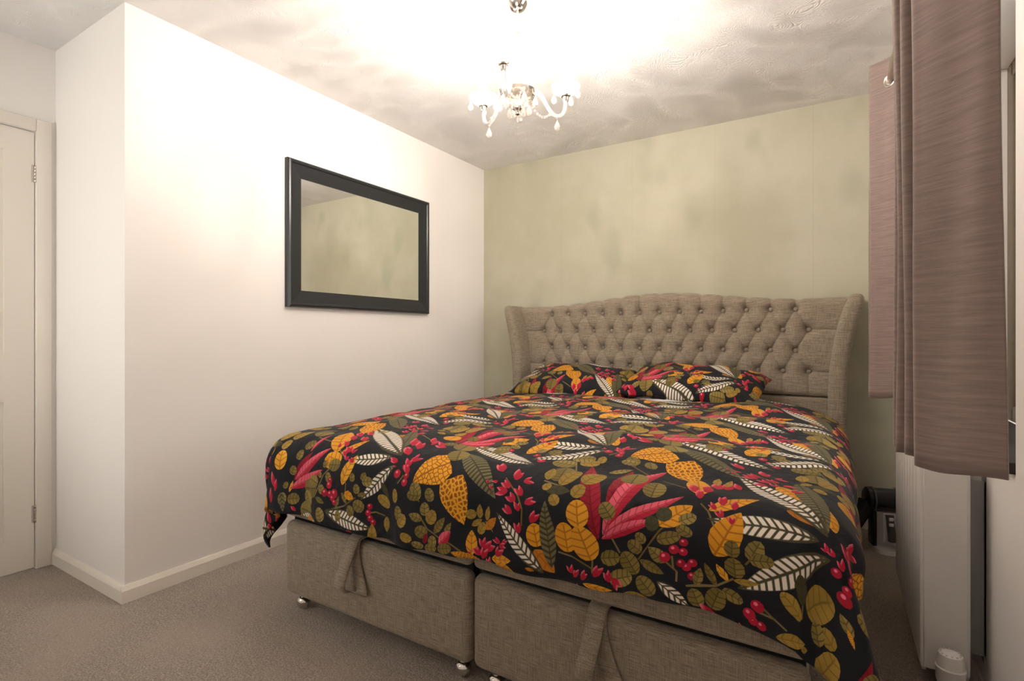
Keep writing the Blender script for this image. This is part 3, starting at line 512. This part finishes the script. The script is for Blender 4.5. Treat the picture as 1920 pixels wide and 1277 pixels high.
BXL, BXM, BXR, BYF, BYB = -1.815, -.930, -.045, 1.275, 3.33
for i, (x0, x1) in enumerate(((BXL, BXM - .004), (BXM + .004, BXR))):
    obj('divan_base', BX(x0 + .02, x1 - .02, BYF + .06, BYB, .058, .425, bev=.02), 'linen', bed)
    obj('top_rail', BX(x0, x1, BYF, BYF + .10, .352, .432, bev=.020, seg=4), 'linen', bed)
    obj('drawer_gap_shade', BX(x0 + .01, x1 - .01, BYF + .035, BYF + .065, .30, .36), 'gap_shade', bed)  # solid dark block: the shade between drawer and rail is its colour
    yo = -.006 if i == 0 else -.002
    dr_ = obj('drawer', BX(x0, x1, BYF + yo, BYF + yo + .055, .056, .335, bev=.026, seg=5), 'linen', bed)
    xm = (-1.415, -.520)[i]; y = BYF + yo
    path = spline([(y + .045, .347), (y + .012, .349), (y - .006, .338), (y - .007, .29), (y - .009, .22), (y - .020, .183), (y - .046, .180), (y - .058, .212), (y - .044, .27), (y - .016, .335), (y + .002, .353), (y + .04, .355)], 6)
    Xs, Ys, Zs = [], [], []
    L_ = len(path)
    for k, (py_, pz_) in enumerate(path):
        f_ = k / (L_ - 1); tw = .055 * max(0, math.sin(PI * min(1, max(0, (f_ - .25) / .6))))
        Xs.append([xm - .024 + tw * (.349 - pz_) / .16 * (1 if f_ < .5 else -.35) - 0.0, xm + .024 + tw * (.349 - pz_) / .16 * (1 if f_ < .5 else -.35)]); Ys.append([py_] * 2); Zs.append([pz_] * 2)
    so = grid_mesh('pull_strap', np.array(Xs), np.array(Ys), np.array(Zs), 'linen', dr_)
    md = so.modifiers.new('thick', 'SOLIDIFY'); md.thickness = .006; md.offset = 0
    tag(so, 'looped linen pull strap')
    for k, cx_ in enumerate((x0 + .07, x1 - .045)):
        for cy_ in (BYF + .03, BYB - .08):
            bm = lathe(bmesh.new(), [(0, -.026), (.012, -.0235), (.021, -.014), (.0255, 0), (.022, .014), (.013, .022), (0, .026)], 22, (cx_, cy_, .026), M=Matrix.Rotation(R(75), 3, 'X'))
            lathe(bm, [(.008, .045), (.008, .075)], 10, (cx_, cy_, 0)); lathe(bm, [(.014, .05), (.016, .055), (.016, .058), (.010, .060)], 16, (cx_, cy_, 0))
            tag(obj('castor', bm, 'chrome', bed), 'shiny ball castor')

mat_ = obj('mattress', BX(-1.80, -.062, 1.312, 3.325, .434, .640, bev=.045, seg=4), 'white_sheet')
tag(mat_, 'white sheeted mattress lying between divan base and duvet', 'mattress')

# ------------------------------------------------------------------ printed duvet and pillow cases
XA,XB,YF,YH=-1.80,-0.07,1.335,2.94
LL,LR,LF=0.40,0.24,0.34
R_=0.12
def sst(a,b,x):
    t=np.clip((x-a)/(b-a),0,1); return t*t*(3-2*t)
def drape(u,v):
    u=np.asarray(u,float); v=np.asarray(v,float)
    qx=np.clip(u,XA,XB); qy=np.clip(v,YF,9); ex=u-qx; ey=(v-qy)*(1-0.07*sst(-1.3,-.6,u)*(1-sst(-.15,.0,u))-0.08*np.exp(-((u+.30)/.11)**2))
    s=np.hypot(ex,ey); sd=np.where(s>1e-9,s,1); dx=ex/sd; dy=ey/sd
    q=math.pi*R_/2
    t=np.clip(s-q,0,None)
    a=np.minimum(s,q)/R_
    fl=0.10-0.22*sst(.2,.8,-dx)-0.06*sst(.7,1,dx)+0.30*sst(.15,.6,dx)*sst(.15,.6,-dy)
    h=R_*np.sin(a)+t*np.sin(fl); dr=R_*(1-np.cos(a))+t*np.cos(fl)
    k=sst(0.05,0.3,s)
    fold=0.010*np.sin(u*17+1.0)+0.008*np.sin(u*31+v*5)+0.010*np.sin(v*19+.6)*(np.abs(dx)>.3)
    corner=np.abs(dx*dy)*2
    h=h+k*(fold+corner*0.030*np.cos(np.arctan2(dy,dx)*8+.4))
    ins=np.minimum(np.minimum(u-XA,XB-u),v-YF)
    dome=0.03*sst(-0.05,0.35,ins)
    w=sst(-.1,.1,ins)
    z=0.672+dome+w*(0.006*np.sin(u*7+v*3+1)+0.005*np.sin(v*11-u*4)+0.004*np.sin(v*23+3*np.sin(u*5)))+0.003*np.sin(u*29+v*17)*np.sin(v*13-u*11)
    z=z+0.03*np.exp(-((u+.22)/.18)**2-((v-2.75)/.25)**2)
    z=z-0.035*sst(YH-.10,YH,v)**2
    return qx+dx*h, qy+dy*h, z-dr
LAT_U, LAT_V = .60, .30
def periodic(ulo, uhi, vlo, vhi, authored=True):
    out = []
    base = [e for e in PRINT if 1135 <= (e[3] + e[5]) / 2 < 1435 and -1200 <= (e[2] + e[4]) / 2 < 0]
    if authored: out += [e for e in PRINT if (e[3] + e[5]) / 2 < 1435]
    fix = np.array([((e[2] + e[4]) / 2000, (e[3] + e[5]) / 2000, .35 * math.hypot(e[2] - e[4], e[3] - e[5]) / 1000) for e in out])
    for k in range(-6, 14):
        for m in range(-6, 7):
            du = 600 * k + 1200 * m; dv = 300 * k
            for e in base:
                cu = ((e[2] + e[4]) / 2 + du) / 1000; cv = ((e[3] + e[5]) / 2 + dv) / 1000
                if ulo - .15 < cu < uhi + .15 and vlo - .15 < cv < vhi + .15:
                    if authored and k < 1:          # the hand placed foot end: only fill its gaps
                        if PRINT_KINDS[e[0]] == 'stem' or cv > 1.435 or len(fix) and np.min(np.hypot(fix[:, 0] - cu, fix[:, 1] - cv) - fix[:, 2]) < .4 * math.hypot(e[2] - e[4], e[3] - e[5]) / 1000: continue
                    out.append((e[0], e[1], e[2] + du, e[3] + dv, e[4] + du, e[5] + dv, e[6]))
    order = {'stem': 0, 'orange': 1}
    return sorted(out, key=lambda e: order.get(PRINT_KINDS[e[0]], 2))
def outline(shape, b, t, asp, ln):
    ax = t - b; pr = np.array((-ax[1], ax[0])); pts = []
    if shape == 'stem':
        w = .0022 / ln; prof = [(0, w), (1, w)]
    else:
        n = 6 if ln < .05 else 10
        ts = (1 - np.cos(np.linspace(0, PI, n))) / 2
        if shape == 'lance': prof = [(q, asp / 2 * math.sin(PI * q ** .85) ** .85) for q in ts]
        elif shape == 'oval': prof = [(q, asp / 2 * 2 * math.sqrt(max(0, q * (1 - q))) * (1.06 - .12 * q)) for q in ts]
        elif shape == 'circle': prof = [(q, asp / 2 * 2 * math.sqrt(max(0, q * (1 - q)))) for q in ts]
        else: prof = [(q - .10 * math.sin(PI * min(1, q * 4)) * (q < .25), asp / 2 * (math.sin(PI * min(1, q * 1.02) ** .62) ** .8 if q < .98 else 0)) for q in ts]
    left = [b + ax * q + pr * w for q, w in prof]; right = [b + ax * q - pr * w for q, w in prof]
    if shape == 'stem': return [right[0], right[1], left[1], left[0]]
    return right + left[::-1][1:-1]
def clip_rect(poly, a, b, c, d):
    for ax, lim, sg in ((0, a, 1), (0, b, -1), (1, c, 1), (1, d, -1)):
        res = []
        for i in range(len(poly)):
            p, q = poly[i - 1], poly[i]; ip = sg * (p[ax] - lim) >= 0; iq = sg * (q[ax] - lim) >= 0
            if ip != iq:
                s = (lim - p[ax]) / (q[ax] - p[ax]); res.append(p + (q - p) * s)
            if iq: res.append(q)
        poly = res
        if len(poly) < 3: return []
    return poly
def printed(name, u0, u1, v0, v1, step, motifs, mapper, flip=False):
    """triangulate the cloth rectangle with every motif outline cut in, then lay it in space"""
    rnd = random.Random(5)
    items = []
    for e in motifs:
        b = np.array((e[2], e[3])) / 1000.; t_ = np.array((e[4], e[5])) / 1000.; ln = float(np.hypot(*(t_ - b)))
        if ln < .006: continue
        poly = clip_rect(outline(PRINT_SHAPES[e[1]], b, t_, e[6] / 100., ln), u0, u1, v0, v1)
        if len(poly) < 3: continue
        pa = np.array(poly)
        items.append((poly, pa.min(0), pa.max(0), (PRINT_KINDS[e[0]], b, t_ - b, ln, max(e[6] / 100., .02), rnd.random())))
    nu, nv = max(1, round((u1 - u0) / .17)), max(1, round((v1 - v0) / .17))
    tu, tv = np.linspace(u0, u1, nu + 1), np.linspace(v0, v1, nv + 1)
    allv, tris, top = [], [], []
    for ci in range(nu):
        for cj in range(nv):            # cut the cloth in small tiles, weld them afterwards
            a0, a1, b0, b1 = tu[ci], tu[ci + 1], tv[cj], tv[cj + 1]
            m = max(2, round((a1 - a0) / step)); V = []
            for j, q in enumerate(np.linspace(b0, b1, m + 1)):
                for i, p in enumerate(np.linspace(a0, a1, m + 1)):
                    jj = 0 if (i in (0, m) or j in (0, m)) else .25 * step
                    V.append(Vector((p + rnd.uniform(-jj, jj), q + rnd.uniform(-jj, jj))))
            faces, who = [], []
            for poly, mn, mx, inf in items:
                if mx[0] < a0 or mn[0] > a1 or mx[1] < b0 or mn[1] > b1: continue
                pc = clip_rect(poly, a0, a1, b0, b1)
                if len(pc) < 3: continue
                i0 = len(V); V += [Vector((float(p[0]), float(p[1]))) for p in pc]
                faces.append(list(range(i0, i0 + len(pc)))); who.append(inf)
            vo, eo, fo, ov, oe, of = delaunay_2d_cdt(V, [], faces, 0, 1e-6, True)
            def pick(f, o):
                c = sum((np.array(vo[i]) for i in f), np.zeros(2)) / 3
                for k in sorted(o, reverse=True):
                    P = [V[i] for i in faces[k]]; ins = False
                    for i in range(len(P)):
                        p, q = P[i - 1], P[i]
                        if (p[1] > c[1]) != (q[1] > c[1]) and c[0] < (q[0] - p[0]) * (c[1] - p[1]) / (q[1] - p[1]) + p[0]: ins = not ins
                    if ins: return who[k]
                return None
            k0 = len(allv); allv += [(p[0], p[1]) for p in vo]
            for f, o in zip(fo, of):
                tris.append([k0 + i for i in (f if not flip else f[::-1])]); top.append(pick(f, o))
    arr = np.array(allv); key = np.round(arr / 2e-5).astype(np.int64)
    _, first, inv = np.unique(key, axis=0, return_index=True, return_inverse=True)
    inv = inv.ravel(); UVc = arr[first]
    ok = [k for k, f in enumerate(tris) if len({inv[i] for i in f}) == 3]
    tris = [[int(inv[i]) for i in tris[k]] for k in ok]; top = [top[k] for k in ok]
    x, y, z = mapper(UVc[:, 0], UVc[:, 1])
    me = bpy.data.meshes.new(name); me.from_pydata(np.stack([x, y, z], 1).tolist(), [], [list(f) for f in tris]); me.update()
    names = ['ground'] + PRINT_KINDS
    for k in names: me.materials.append(MAT[k])
    mi = []; luv = []; linf = []
    for f, o in zip(tris, top):
        if o is None:
            mi.append(0); luv += [0, 0] * 3; linf += [0, .1] * 3; continue
        k, b, ax, ln, asp, rv = o
        mi.append(names.index(k)); pr = np.array((-ax[1], ax[0]))
        for vi in f:
            d = UVc[vi] - b
            luv += [float(d @ ax) / ln ** 2, float(d @ pr) / ln ** 2 / (asp / 2)]; linf += [rv, ln]
    me.polygons.foreach_set('material_index', mi)
    me.uv_layers.new(name='leaf').data.foreach_set('uv', luv)
    me.uv_layers.new(name='leaf_info').data.foreach_set('uv', linf)
    return me
U0, U1, V0, V1 = XA - LL, XB + LR, YF - LF, YH
me = printed('duvet', U0, U1, V0, V1, .017, periodic(U0, U1, V0, V1), drape)
duvet = finish('duvet', me, None, None, True, None)
md = duvet.modifiers.new('thickness', 'SOLIDIFY'); md.thickness = .014; md.offset = -1
tag(duvet, 'navy duvet printed with mustard, red and cream leaves over the bed', 'duvet')

def pillow(name, label, loc, rx, rz, ry, a, b, T, off, seed, printed_case=True):
    rg = random.Random(seed); ph = [rg.uniform(0, 6) for _ in range(6)]
    M = Matrix.Translation(loc) @ Matrix.Rotation(rz, 4, 'Z') @ Matrix.Rotation(ry, 4, 'Y') @ Matrix.Rotation(rx, 4, 'X')
    Mn = np.array(M)
    def mapper(sgn):
        def f(u, v):
            x = u - off[0]; y = v - off[1]
            ex = np.clip(np.abs(x) / a, 0, 1); ey = np.clip(np.abs(y) / b, 0, 1)
            w = np.clip((1 - ex ** 3.0) * (1 - ey ** 3.0), 0, 1)
            zz = T * w ** .5 * (1 if sgn > 0 else -.55)
            zz = zz + w * (.006 * np.sin(x * 19 + ph[0]) * np.sin(y * 15 + ph[1]) + .004 * np.sin(x * 41 + y * 17 + ph[2]))
            zz = zz + (1 - w) * .006 * np.sin(x * 26 + y * 31 + ph[3])
            xx = x * (1 - .05 * (1 - ey ** 2) * ex ** 3); yy = y * (1 - .07 * (1 - ex ** 2) * ey ** 3)
            P = np.stack([xx, yy, zz, np.ones_like(xx)])
            Q = Mn @ P
            return Q[0], Q[1], Q[2]
        return f
    lo = (off[0] - a, off[0] + a, off[1] - b, off[1] + b)
    ms = periodic(*lo, authored=False) if printed_case else []
    A = printed(name, *lo, .017, ms, mapper(1)); B = printed(name + '_b', *lo, .025, ms, mapper(-1), True)
    bm = bmesh.new(); bm.from_mesh(A); bm.from_mesh(B); bmesh.ops.remove_doubles(bm, verts=bm.verts, dist=.0008)
    bm.to_mesh(A); bm.free(); bpy.data.meshes.remove(B)
    if not printed_case: A.materials.clear(); A.materials.append(MAT['white_sheet'])
    o = finish(name, A, None, None, True, None)
    return tag(o, label, 'pillow')
pillow('pillow', 'leaf printed pillow leaning on headboard at the mirror wall side', Vector((-1.40, 3.08, .745)), R(17), R(1), R(2), .385, .235, .085, (-.35, 1.52), 1)
pillow('pillow', 'leaf printed pillow lying over a plain white pillow', Vector((-.685, 3.055, .768)), R(15), R(-2.5), R(3), .375, .235, .088, (-.25, 1.30), 2)
pillow('white_pillow', 'plain white pillow mostly hidden below a leaf printed pillow', Vector((-.66, 3.02, .690)), R(4), R(-2), R(1), .33, .20, .035, (0, 0), 3, False)

# ------------------------------------------------------------------ mirror on the white wall
mr = thing('wall_mirror', 'rectangular wall mirror in a wide black frame', 'mirror', (XL, 2.215, 1.576))
MW, MH, FW = .5425, .380, .088
PROF = [(0, 0), (0, .022), (.004, .030), (.012, .032), (.019, .030), (.024, .025), (.060, .017), (.082, .011), (.088, .010), (.088, 0)]   # (in from the edge, out from the wall)
for k, (ax, s) in enumerate((('y', 1), ('z', 1), ('y', -1), ('z', -1))):
    bm = bmesh.new(); A, B = [], []
    for i_, o_ in PROF:
        h_, v_ = MW - i_, MH - i_
        if ax == 'y': A.append((o_, -h_, s * v_)); B.append((o_, h_, s * v_))
        else: A.append((o_, s * h_, -v_)); B.append((o_, s * h_, v_))
    A = [bm.verts.new(p) for p in A]; B = [bm.verts.new(p) for p in B]
    for i in range(len(PROF)): j = (i + 1) % len(PROF); bm.faces.new((A[i], A[j], B[j], B[i]))
    obj('frame_rail', bm, 'black_frame', mr, angle=25)
obj('mirror_glass', BX(.003, .008, -MW + FW - .004, MW - FW + .004, -MH + FW - .004, MH - FW + .004), 'mirror_glass', mr)

# ------------------------------------------------------------------ chandelier
CZ = 2.02
ch = thing('chandelier', 'three arm crystal chandelier with lit candle bulbs hanging from the ceiling', 'chandelier', (-1.056, 1.758, 0))
obj('ceiling_cup', lathe(bmesh.new(), [(0, H), (.046, H - .001), (.047, H - .012), (.040, H - .028), (.026, H - .046), (.010, H - .052), (0, H - .053)], 32), 'chrome', ch)
bm = lathe(bmesh.new(), [(.0045, 2.225), (.0045, H - .05)], 12); lathe(bm, [(0, 2.222), (.009, 2.226), (.009, 2.238), (0, 2.242)], 14)
obj('hanging_rod', bm, 'bronze_cord', ch)
def flute(n, amp): return lambda a, j: amp * math.cos(n * a)
obj('glass_bell', lathe(bmesh.new(), [(.006, 2.222), (.022, 2.217), (.040, 2.200), (.046, 2.185), (.043, 2.184), (.036, 2.197), (.018, 2.211), (.006, 2.214)], 36, wob=flute(12, .04)), 'crystal', ch)
obj('glass_baluster', lathe(bmesh.new(), [(0, 2.214), (.012, 2.208), (.016, 2.195), (.030, 2.165), (.032, 2.145), (.022, 2.118), (.020, 2.108), (.036, 2.085), (.044, 2.060), (.036, 2.035), (.020, 2.018), (.024, 2.008), (0, 2.004)], 36, wob=flute(9, .045)), 'crystal', ch)
obj('glass_bowl', lathe(bmesh.new(), [(.070, 2.004), (.075, 1.998), (.071, 1.984), (.057, 1.962), (.034, 1.946), (.014, 1.940), (0, 1.939)], 40, wob=lambda a, j: .03 * math.cos(14 * a) + .02 * math.cos(14 * a + j * PI)), 'amber_crystal', ch)
obj('hub', lathe(bmesh.new(), [(0, 2.010), (.030, 2.008), (.034, 2.000), (.030, 1.990), (.012, 1.986), (.010, 1.945), (.020, 1.941), (.021, 1.932), (.012, 1.926), (.009, 1.918), (.010, 1.912), (0, 1.906)], 24), 'chrome', ch)
drop_src = [None]
def drop(p, s=1.0, parent=ch):
    if drop_src[0] is None:
        bm = lathe(bmesh.new(), [(0, 0), (.0045, -.003), (.006, -.007), (.0045, -.0115), (.0012, -.014), (.0012, -.017), (.004, -.021), (.0105, -.036), (.0125, -.044), (.0095, -.053), (0, -.059)], 10)
        drop_src[0] = obj('crystal_drop', bm, 'crystal', parent, angle=20); o = drop_src[0]
    else: o = share('crystal_drop', drop_src[0], parent)
    o.location = p; o.scale = (s, s, s)
for k in range(3):
    ang = R(46.6 + 120 * k); ca, sa = math.cos(ang), math.sin(ang)
    W = lambda r, z, side=0.0: (ca * r - sa * side, sa * r + ca * side, z)
    pts = spline([W(.025, 2.000), W(.060, 2.014), W(.092, 2.000), W(.122, 1.955), W(.150, 1.925), W(.178, 1.925), W(.196, 1.950), W(.200, 1.990)], 7)
    arm = obj('arm', tube(bmesh.new(), pts, .0085, 12), 'crystal', ch)
    obj('socket', lathe(bmesh.new(), [(0, 1.984), (.010, 1.985), (.012, 1.992), (.012, 2.002), (.019, 2.004), (.021, 2.009), (.012, 2.012), (.012, 2.045), (0, 2.046)], 20, W(.2, 0)), 'chrome', arm)
    obj('candle_cup', lathe(bmesh.new(), [(.013, 2.010), (.030, 2.013), (.045, 2.024), (.053, 2.038), (.056, 2.046), (.054, 2.047), (.049, 2.038), (.040, 2.027), (.028, 2.017), (.013, 2.014)], 48, W(.2, 0), wob=lambda a, j: .035 * abs(math.cos(6 * a)) * (j > 2)), 'frosted_cup', arm)
    obj('bulb', lathe(bmesh.new(), [(.0085, 2.046), (.0085, 2.052), (.0150, 2.062), (.0175, 2.074), (.0160, 2.086), (.0090, 2.097), (0, 2.102)], 16, W(.2, 0)), 'bulb_glow', arm)
    for q in range(4):
        a2 = ang + R(45 + 90 * q); drop((ca * .2 + .052 * math.cos(a2), sa * .2 + .052 * math.sin(a2), 2.040), .9)
    drop(W(.164, 1.922), 1.0)
    bm = bmesh.new()
    for q in range(1, 11):
        f = q / 11; r_ = .062 + f * .09; a2 = ang + R(28) * (1 - f); zz = 1.995 + (1.945 - 1.995) * f - .045 * math.sin(PI * f)
        bmesh.ops.create_icosphere(bm, subdivisions=1, radius=.0058, matrix=Matrix.Translation((r_ * math.cos(a2), r_ * math.sin(a2), zz)))
    obj('bead_string', bm, 'crystal', ch)
    for q in range(2):
        a2 = ang + R(35 + 50 * q); drop((.072 * math.cos(a2), .072 * math.sin(a2), 1.990), 1.05)
        a2 = ang + R(20 + 60 * q); drop((.042 * math.cos(a2), .042 * math.sin(a2), 2.186), .95)
    a2 = ang + R(60); drop((.030 * math.cos(a2), .030 * math.sin(a2), 1.950), 1.05)

# ------------------------------------------------------------------ curtains and pole
POLE_X, POLE_Z = .185, 2.066
pl = thing('curtain_pole', 'steel curtain pole above the window', 'curtain pole', (POLE_X, 2.03, POLE_Z))
obj('pole', tube(bmesh.new(), [(0, -.98, 0), (0, .98, 0)], .012, 16), 'steel', pl)
for s in (-1, 1):
    obj('finial', lathe(bmesh.new(), [(.012, 0), (.016, .004), (.020, .02), (.016, .036), (0, .042)], 18, (0, s * .98, 0), M=Matrix.Rotation(R(-90 * s), 3, 'X')), 'steel', pl)
    bm = tube(bmesh.new(), [(0, s * .90, -.012), (.06, s * .90, -.012), (XR - POLE_X - .001, s * .90, -.012)], .007, 10); lathe(bm, [(.025, 0), (.025, .008)], 18, (XR - POLE_X - .008, s * .90, -.012), M=Matrix.Rotation(R(90), 3, 'Y'))
    obj('bracket', bm, 'steel', pl)
def curtain(label, pts, seed, lean=0.0, spread=0.0, ymid=0):
    root = thing('curtain', label, 'curtain', (0, 0, 0))
    path = np.array(spline(pts, 12)); m = 46; z = np.linspace(.800, 2.160, m)[:, None]
    f = (z - .80) / 1.36
    seg = np.concatenate([[0], np.cumsum(np.hypot(*np.diff(path, axis=0).T))])
    X_ = path[None, :, 0] + 0 * z - lean * f; Y_ = path[None, :, 1] + 0 * z
    Y_ = ymid + (Y_ - ymid) * (1 + spread * (1 - f))
    rg = random.Random(seed); p1, p2 = rg.uniform(0, 6), rg.uniform(0, 6)
    X_ = X_ + .004 * np.sin(seg[None] * 21 + z * 2.3 + p1) * (1 - f) + .0022 * np.sin(seg[None] * 60 + z * 5 + p2)
    Y_ = Y_ + .004 * np.sin(seg[None] * 17 - z * 3 + p2)
    Z_ = z + 0 * X_ + (1 - f) ** 8 * .006 * np.sin(seg[None] * 30 + p1)
    uv = np.stack([np.broadcast_to(seg[None], X_.shape), np.broadcast_to(z, X_.shape)], -1)
    c = grid_mesh('cloth', X_, Y_, Z_, 'chenille', root, uv=uv)
    md = c.modifiers.new('thick', 'SOLIDIFY'); md.thickness = .005; md.offset = 0
    ring = None
    for i in range(1, len(path)):
        a, b = path[i - 1], path[i]
        if (a[0] - POLE_X) * (b[0] - POLE_X) < 0:
            c_ = (a + b) / 2; d = b - a; yaw = math.atan2(d[1], d[0])
            if ring is None:
                bm = bmesh.new(); prof = [(.0215 + .0055 * math.cos(q), .0055 * math.sin(q)) for q in np.linspace(0, 2 * PI, 9)]
                lathe(bm, prof, 24, M=Matrix.Rotation(R(90), 3, 'X')); ring = obj('eyelet', bm, 'steel', root); o = ring
            else: o = share('eyelet', ring, root)
            yy = ymid + (c_[1] - ymid); o.location = (c_[0] - lean * .93, yy, POLE_Z); o.rotation_euler = (0, 0, yaw)
    return root
near_pts = [(.247, 1.190), (.222, 1.205), (.185, 1.238), (.150, 1.268), (.134, 1.283), (.145, 1.297), (.200, 1.305), (.246, 1.318), (.248, 1.330), (.200, 1.334), (.140, 1.336), (.124, 1.346), (.140, 1.358), (.200, 1.364), (.248, 1.374), (.250, 1.388), (.200, 1.394), (.135, 1.400), (.118, 1.410), (.135, 1.422), (.200, 1.428), (.248, 1.440), (.248, 1.454), (.200, 1.460), (.135, 1.468), (.120, 1.480), (.140, 1.494), (.200, 1.502), (.245, 1.520)]
curtain('heathered mauve brown curtain bunched at the window end farther from the sage green wall', near_pts, 3, lean=.012, ymid=1.3)
far_pts = [(.225, 2.535), (.200, 2.560), (.165, 2.590), (.138, 2.606), (.122, 2.620), (.135, 2.640), (.190, 2.652), (.240, 2.664), (.246, 2.680), (.200, 2.692), (.140, 2.702), (.126, 2.716), (.140, 2.732), (.200, 2.742), (.244, 2.754), (.246, 2.770), (.200, 2.782), (.142, 2.792), (.128, 2.806), (.142, 2.822), (.200, 2.832), (.245, 2.848)]
curtain('heathered mauve brown curtain bunched beside the sage green wall', far_pts, 8, ymid=2.7)

# ------------------------------------------------------------------ radiator
RX0, RX1, RY0, RY1, RZ0, RZ1 = .210, .312, 1.890, 2.590, .100, .700
rad = thing('radiator', 'white double panel radiator under the window', 'radiator', (0, 0, 0))
def fluted(x, face):
    n = 9; ys = []; xs = []
    pitch = (RY1 - RY0 - .03) / n
    for i in range(n):
        y0 = RY0 + .015 + i * pitch
        for f, d in ((0, 0), (.10, .0), (.22, .0035), (.78, .0035), (.90, 0)): ys.append(y0 + f * pitch); xs.append(d)
    ys = np.array([RY0 + .002] + ys + [RY1 - .015, RY1 - .002]); xs = np.array([0] + xs + [0, 0])
    zs = np.array([RZ0, RZ0 + .012, RZ0 + .03, RZ1 - .03, RZ1 - .012, RZ1]); amp = np.array([0, .2, 1, 1, .2, 0])[:, None]; rr = np.array([.004, .0005, 0, 0, .0005, .004])[:, None]
    X_ = x + face * (xs[None] * amp * 1.0) + np.sign(-face) * rr * -1 * -1 - 0 * ys[None]
    return X_, np.broadcast_to(ys[None], X_.shape), np.broadcast_to(zs[:, None], X_.shape)
for x, fc, nm in ((RX0, -1, 'front_panel'), (RX1, 1, 'rear_panel')):
    o = grid_mesh(nm, *fluted(x + (.006 if fc < 0 else -.006), fc), 'white_enamel', rad)
    md = o.modifiers.new('thick', 'SOLIDIFY'); md.thickness = .010; md.offset = 1 if fc > 0 else -1
for y in (RY0, RY1 - .003): obj('end_cover', BX(RX0 + .004, RX1 - .002, y, y + .003, RZ0 + .006, RZ1 + .002, bev=.001, seg=1), 'white_enamel', rad)
bm = bmesh.new()
for k in range(34):
    y = RY0 + .012 + k * (RY1 - RY0 - .024) / 34; box(bm, RX0 + .010, RX1 - .010, y, y + .012, RZ1 - .002, RZ1 + .002)
obj('top_grille', bm, 'white_enamel', rad)
for y in (RY0 + .06, RY1 - .10):
    bm = bmesh.new(); box(bm, RX1 - .002, XR - .001, y, y + .003, RZ0 + .05, RZ1 - .06); box(bm, XR - .005, XR - .001, y, y + .03, RZ0 + .03, RZ1 - .04)
    obj('wall_bracket', bm, 'grey_metal', rad)
VX, VY = .262, 1.812
bm = lathe(bmesh.new(), [(.012, .02), (.012, .075), (.018, .078), (.018, .100), (.014, .104), (.014, .118)], 16, (VX, VY, 0))
tube(bm, [(VX, VY, .088), (VX, VY + .04, .088), (VX, RY0 + .02, .105)], .009, 12); tube(bm, [(VX, VY, .03), (VX, VY, .0)], .0075, 12)
obj('valve_body', bm, 'grey_metal', rad)
vh = obj('thermostat_head', lathe(bmesh.new(), [(.016, .116), (.029, .118), (.032, .130), (.032, .156), (.0335, .158), (.0335, .163), (.0305, .165), (.028, .192), (.026, .198), (.018, .201), (0, .201)], 28, (VX, VY, 0)), 'white_plastic', rad)
bm = bmesh.new()
for k in range(12):
    a = 2 * PI * k / 12; box(bm, VX + .0215 * math.cos(a) - .002, VX + .0215 * math.cos(a) + .002, VY + .0215 * math.sin(a) - .002, VY + .0215 * math.sin(a) + .002, .199, .2025)
obj('grip_notch', bm, 'white_plastic', vh)

# ------------------------------------------------------------------ handheld vacuum cleaner on its dock
vc = thing('vacuum_cleaner', 'black handheld vacuum cleaner standing in a white dock by the radiator', 'vacuum cleaner', (.214, 3.17, 0), R(16))
My = Matrix.Rotation(R(90), 3, 'Y')
obj('motor_barrel', lathe(bmesh.new(), [(0, -.085), (.045, -.084), (.056, -.076), (.058, -.060), (.054, -.056), (.054, .060), (.058, .064), (.058, .085), (.050, .094), (0, .095)], 36, (-.01, .0, .242), M=My), 'black_plastic', vc)
for xx in (-.052, .052): obj('trim_ring', lathe(bmesh.new(), [(.0555, -.004), (.0595, -.003), (.0595, .003), (.0555, .004)], 36, (xx - .01, 0, .242), M=My), 'grey_plastic', vc)
bm = bmesh.new(); pth = spline([(-.085, -.005, .225), (-.120, -.02, .165), (-.155, -.035, .105), (-.185, -.05, .055)], 8)
tube(bm, pth, lambda f: .040 - .016 * f, 20)
tag(obj('dust_bin', bm, 'smoke_plastic', vc), 'smoky clear dust container')
h_ = obj('handle', tube(bmesh.new(), spline([(-.012, -.068, .188), (-.010, -.072, .150), (-.004, -.070, .100), (0, -.066, .062)], 6), .017, 14), 'grey_plastic', vc)
obj('handle_surround', BX(-.036, .018, -.060, -.050, .050, .190, bev=.004), 'white_plastic', h_)
for z in (.172, .146): obj('button', BX(-.022, -.002, -.0925, -.086, z - .008, z + .008, bev=.003), 'white_plastic', h_)
obj('side_post', BX(-.075, -.055, -.045, .02, .022, .19, bev=.006), 'black_plastic', vc)
dk = bmesh.new()
n = 32; A = [dk.verts.new((.090 * np.sign(math.cos(q)) * abs(math.cos(q)) ** .6 + .02, .075 * np.sign(math.sin(q)) * abs(math.sin(q)) ** .6 - .02, 0)) for q in np.linspace(0, 2 * PI, n, endpoint=False)]
ff = dk.faces.new(A); r_ = bmesh.ops.extrude_face_region(dk, geom=[ff]); vv = [g for g in r_['geom'] if isinstance(g, bmesh.types.BMVert)]
for v in vv: v.co.z = .020; v.co.x *= .97; v.co.y *= .95
obj('dock_base', dk, 'white_plastic', vc)
obj('dock_back', BX(-.050, .10, -.012, .022, .018, .185, bev=.008), 'white_plastic', vc)
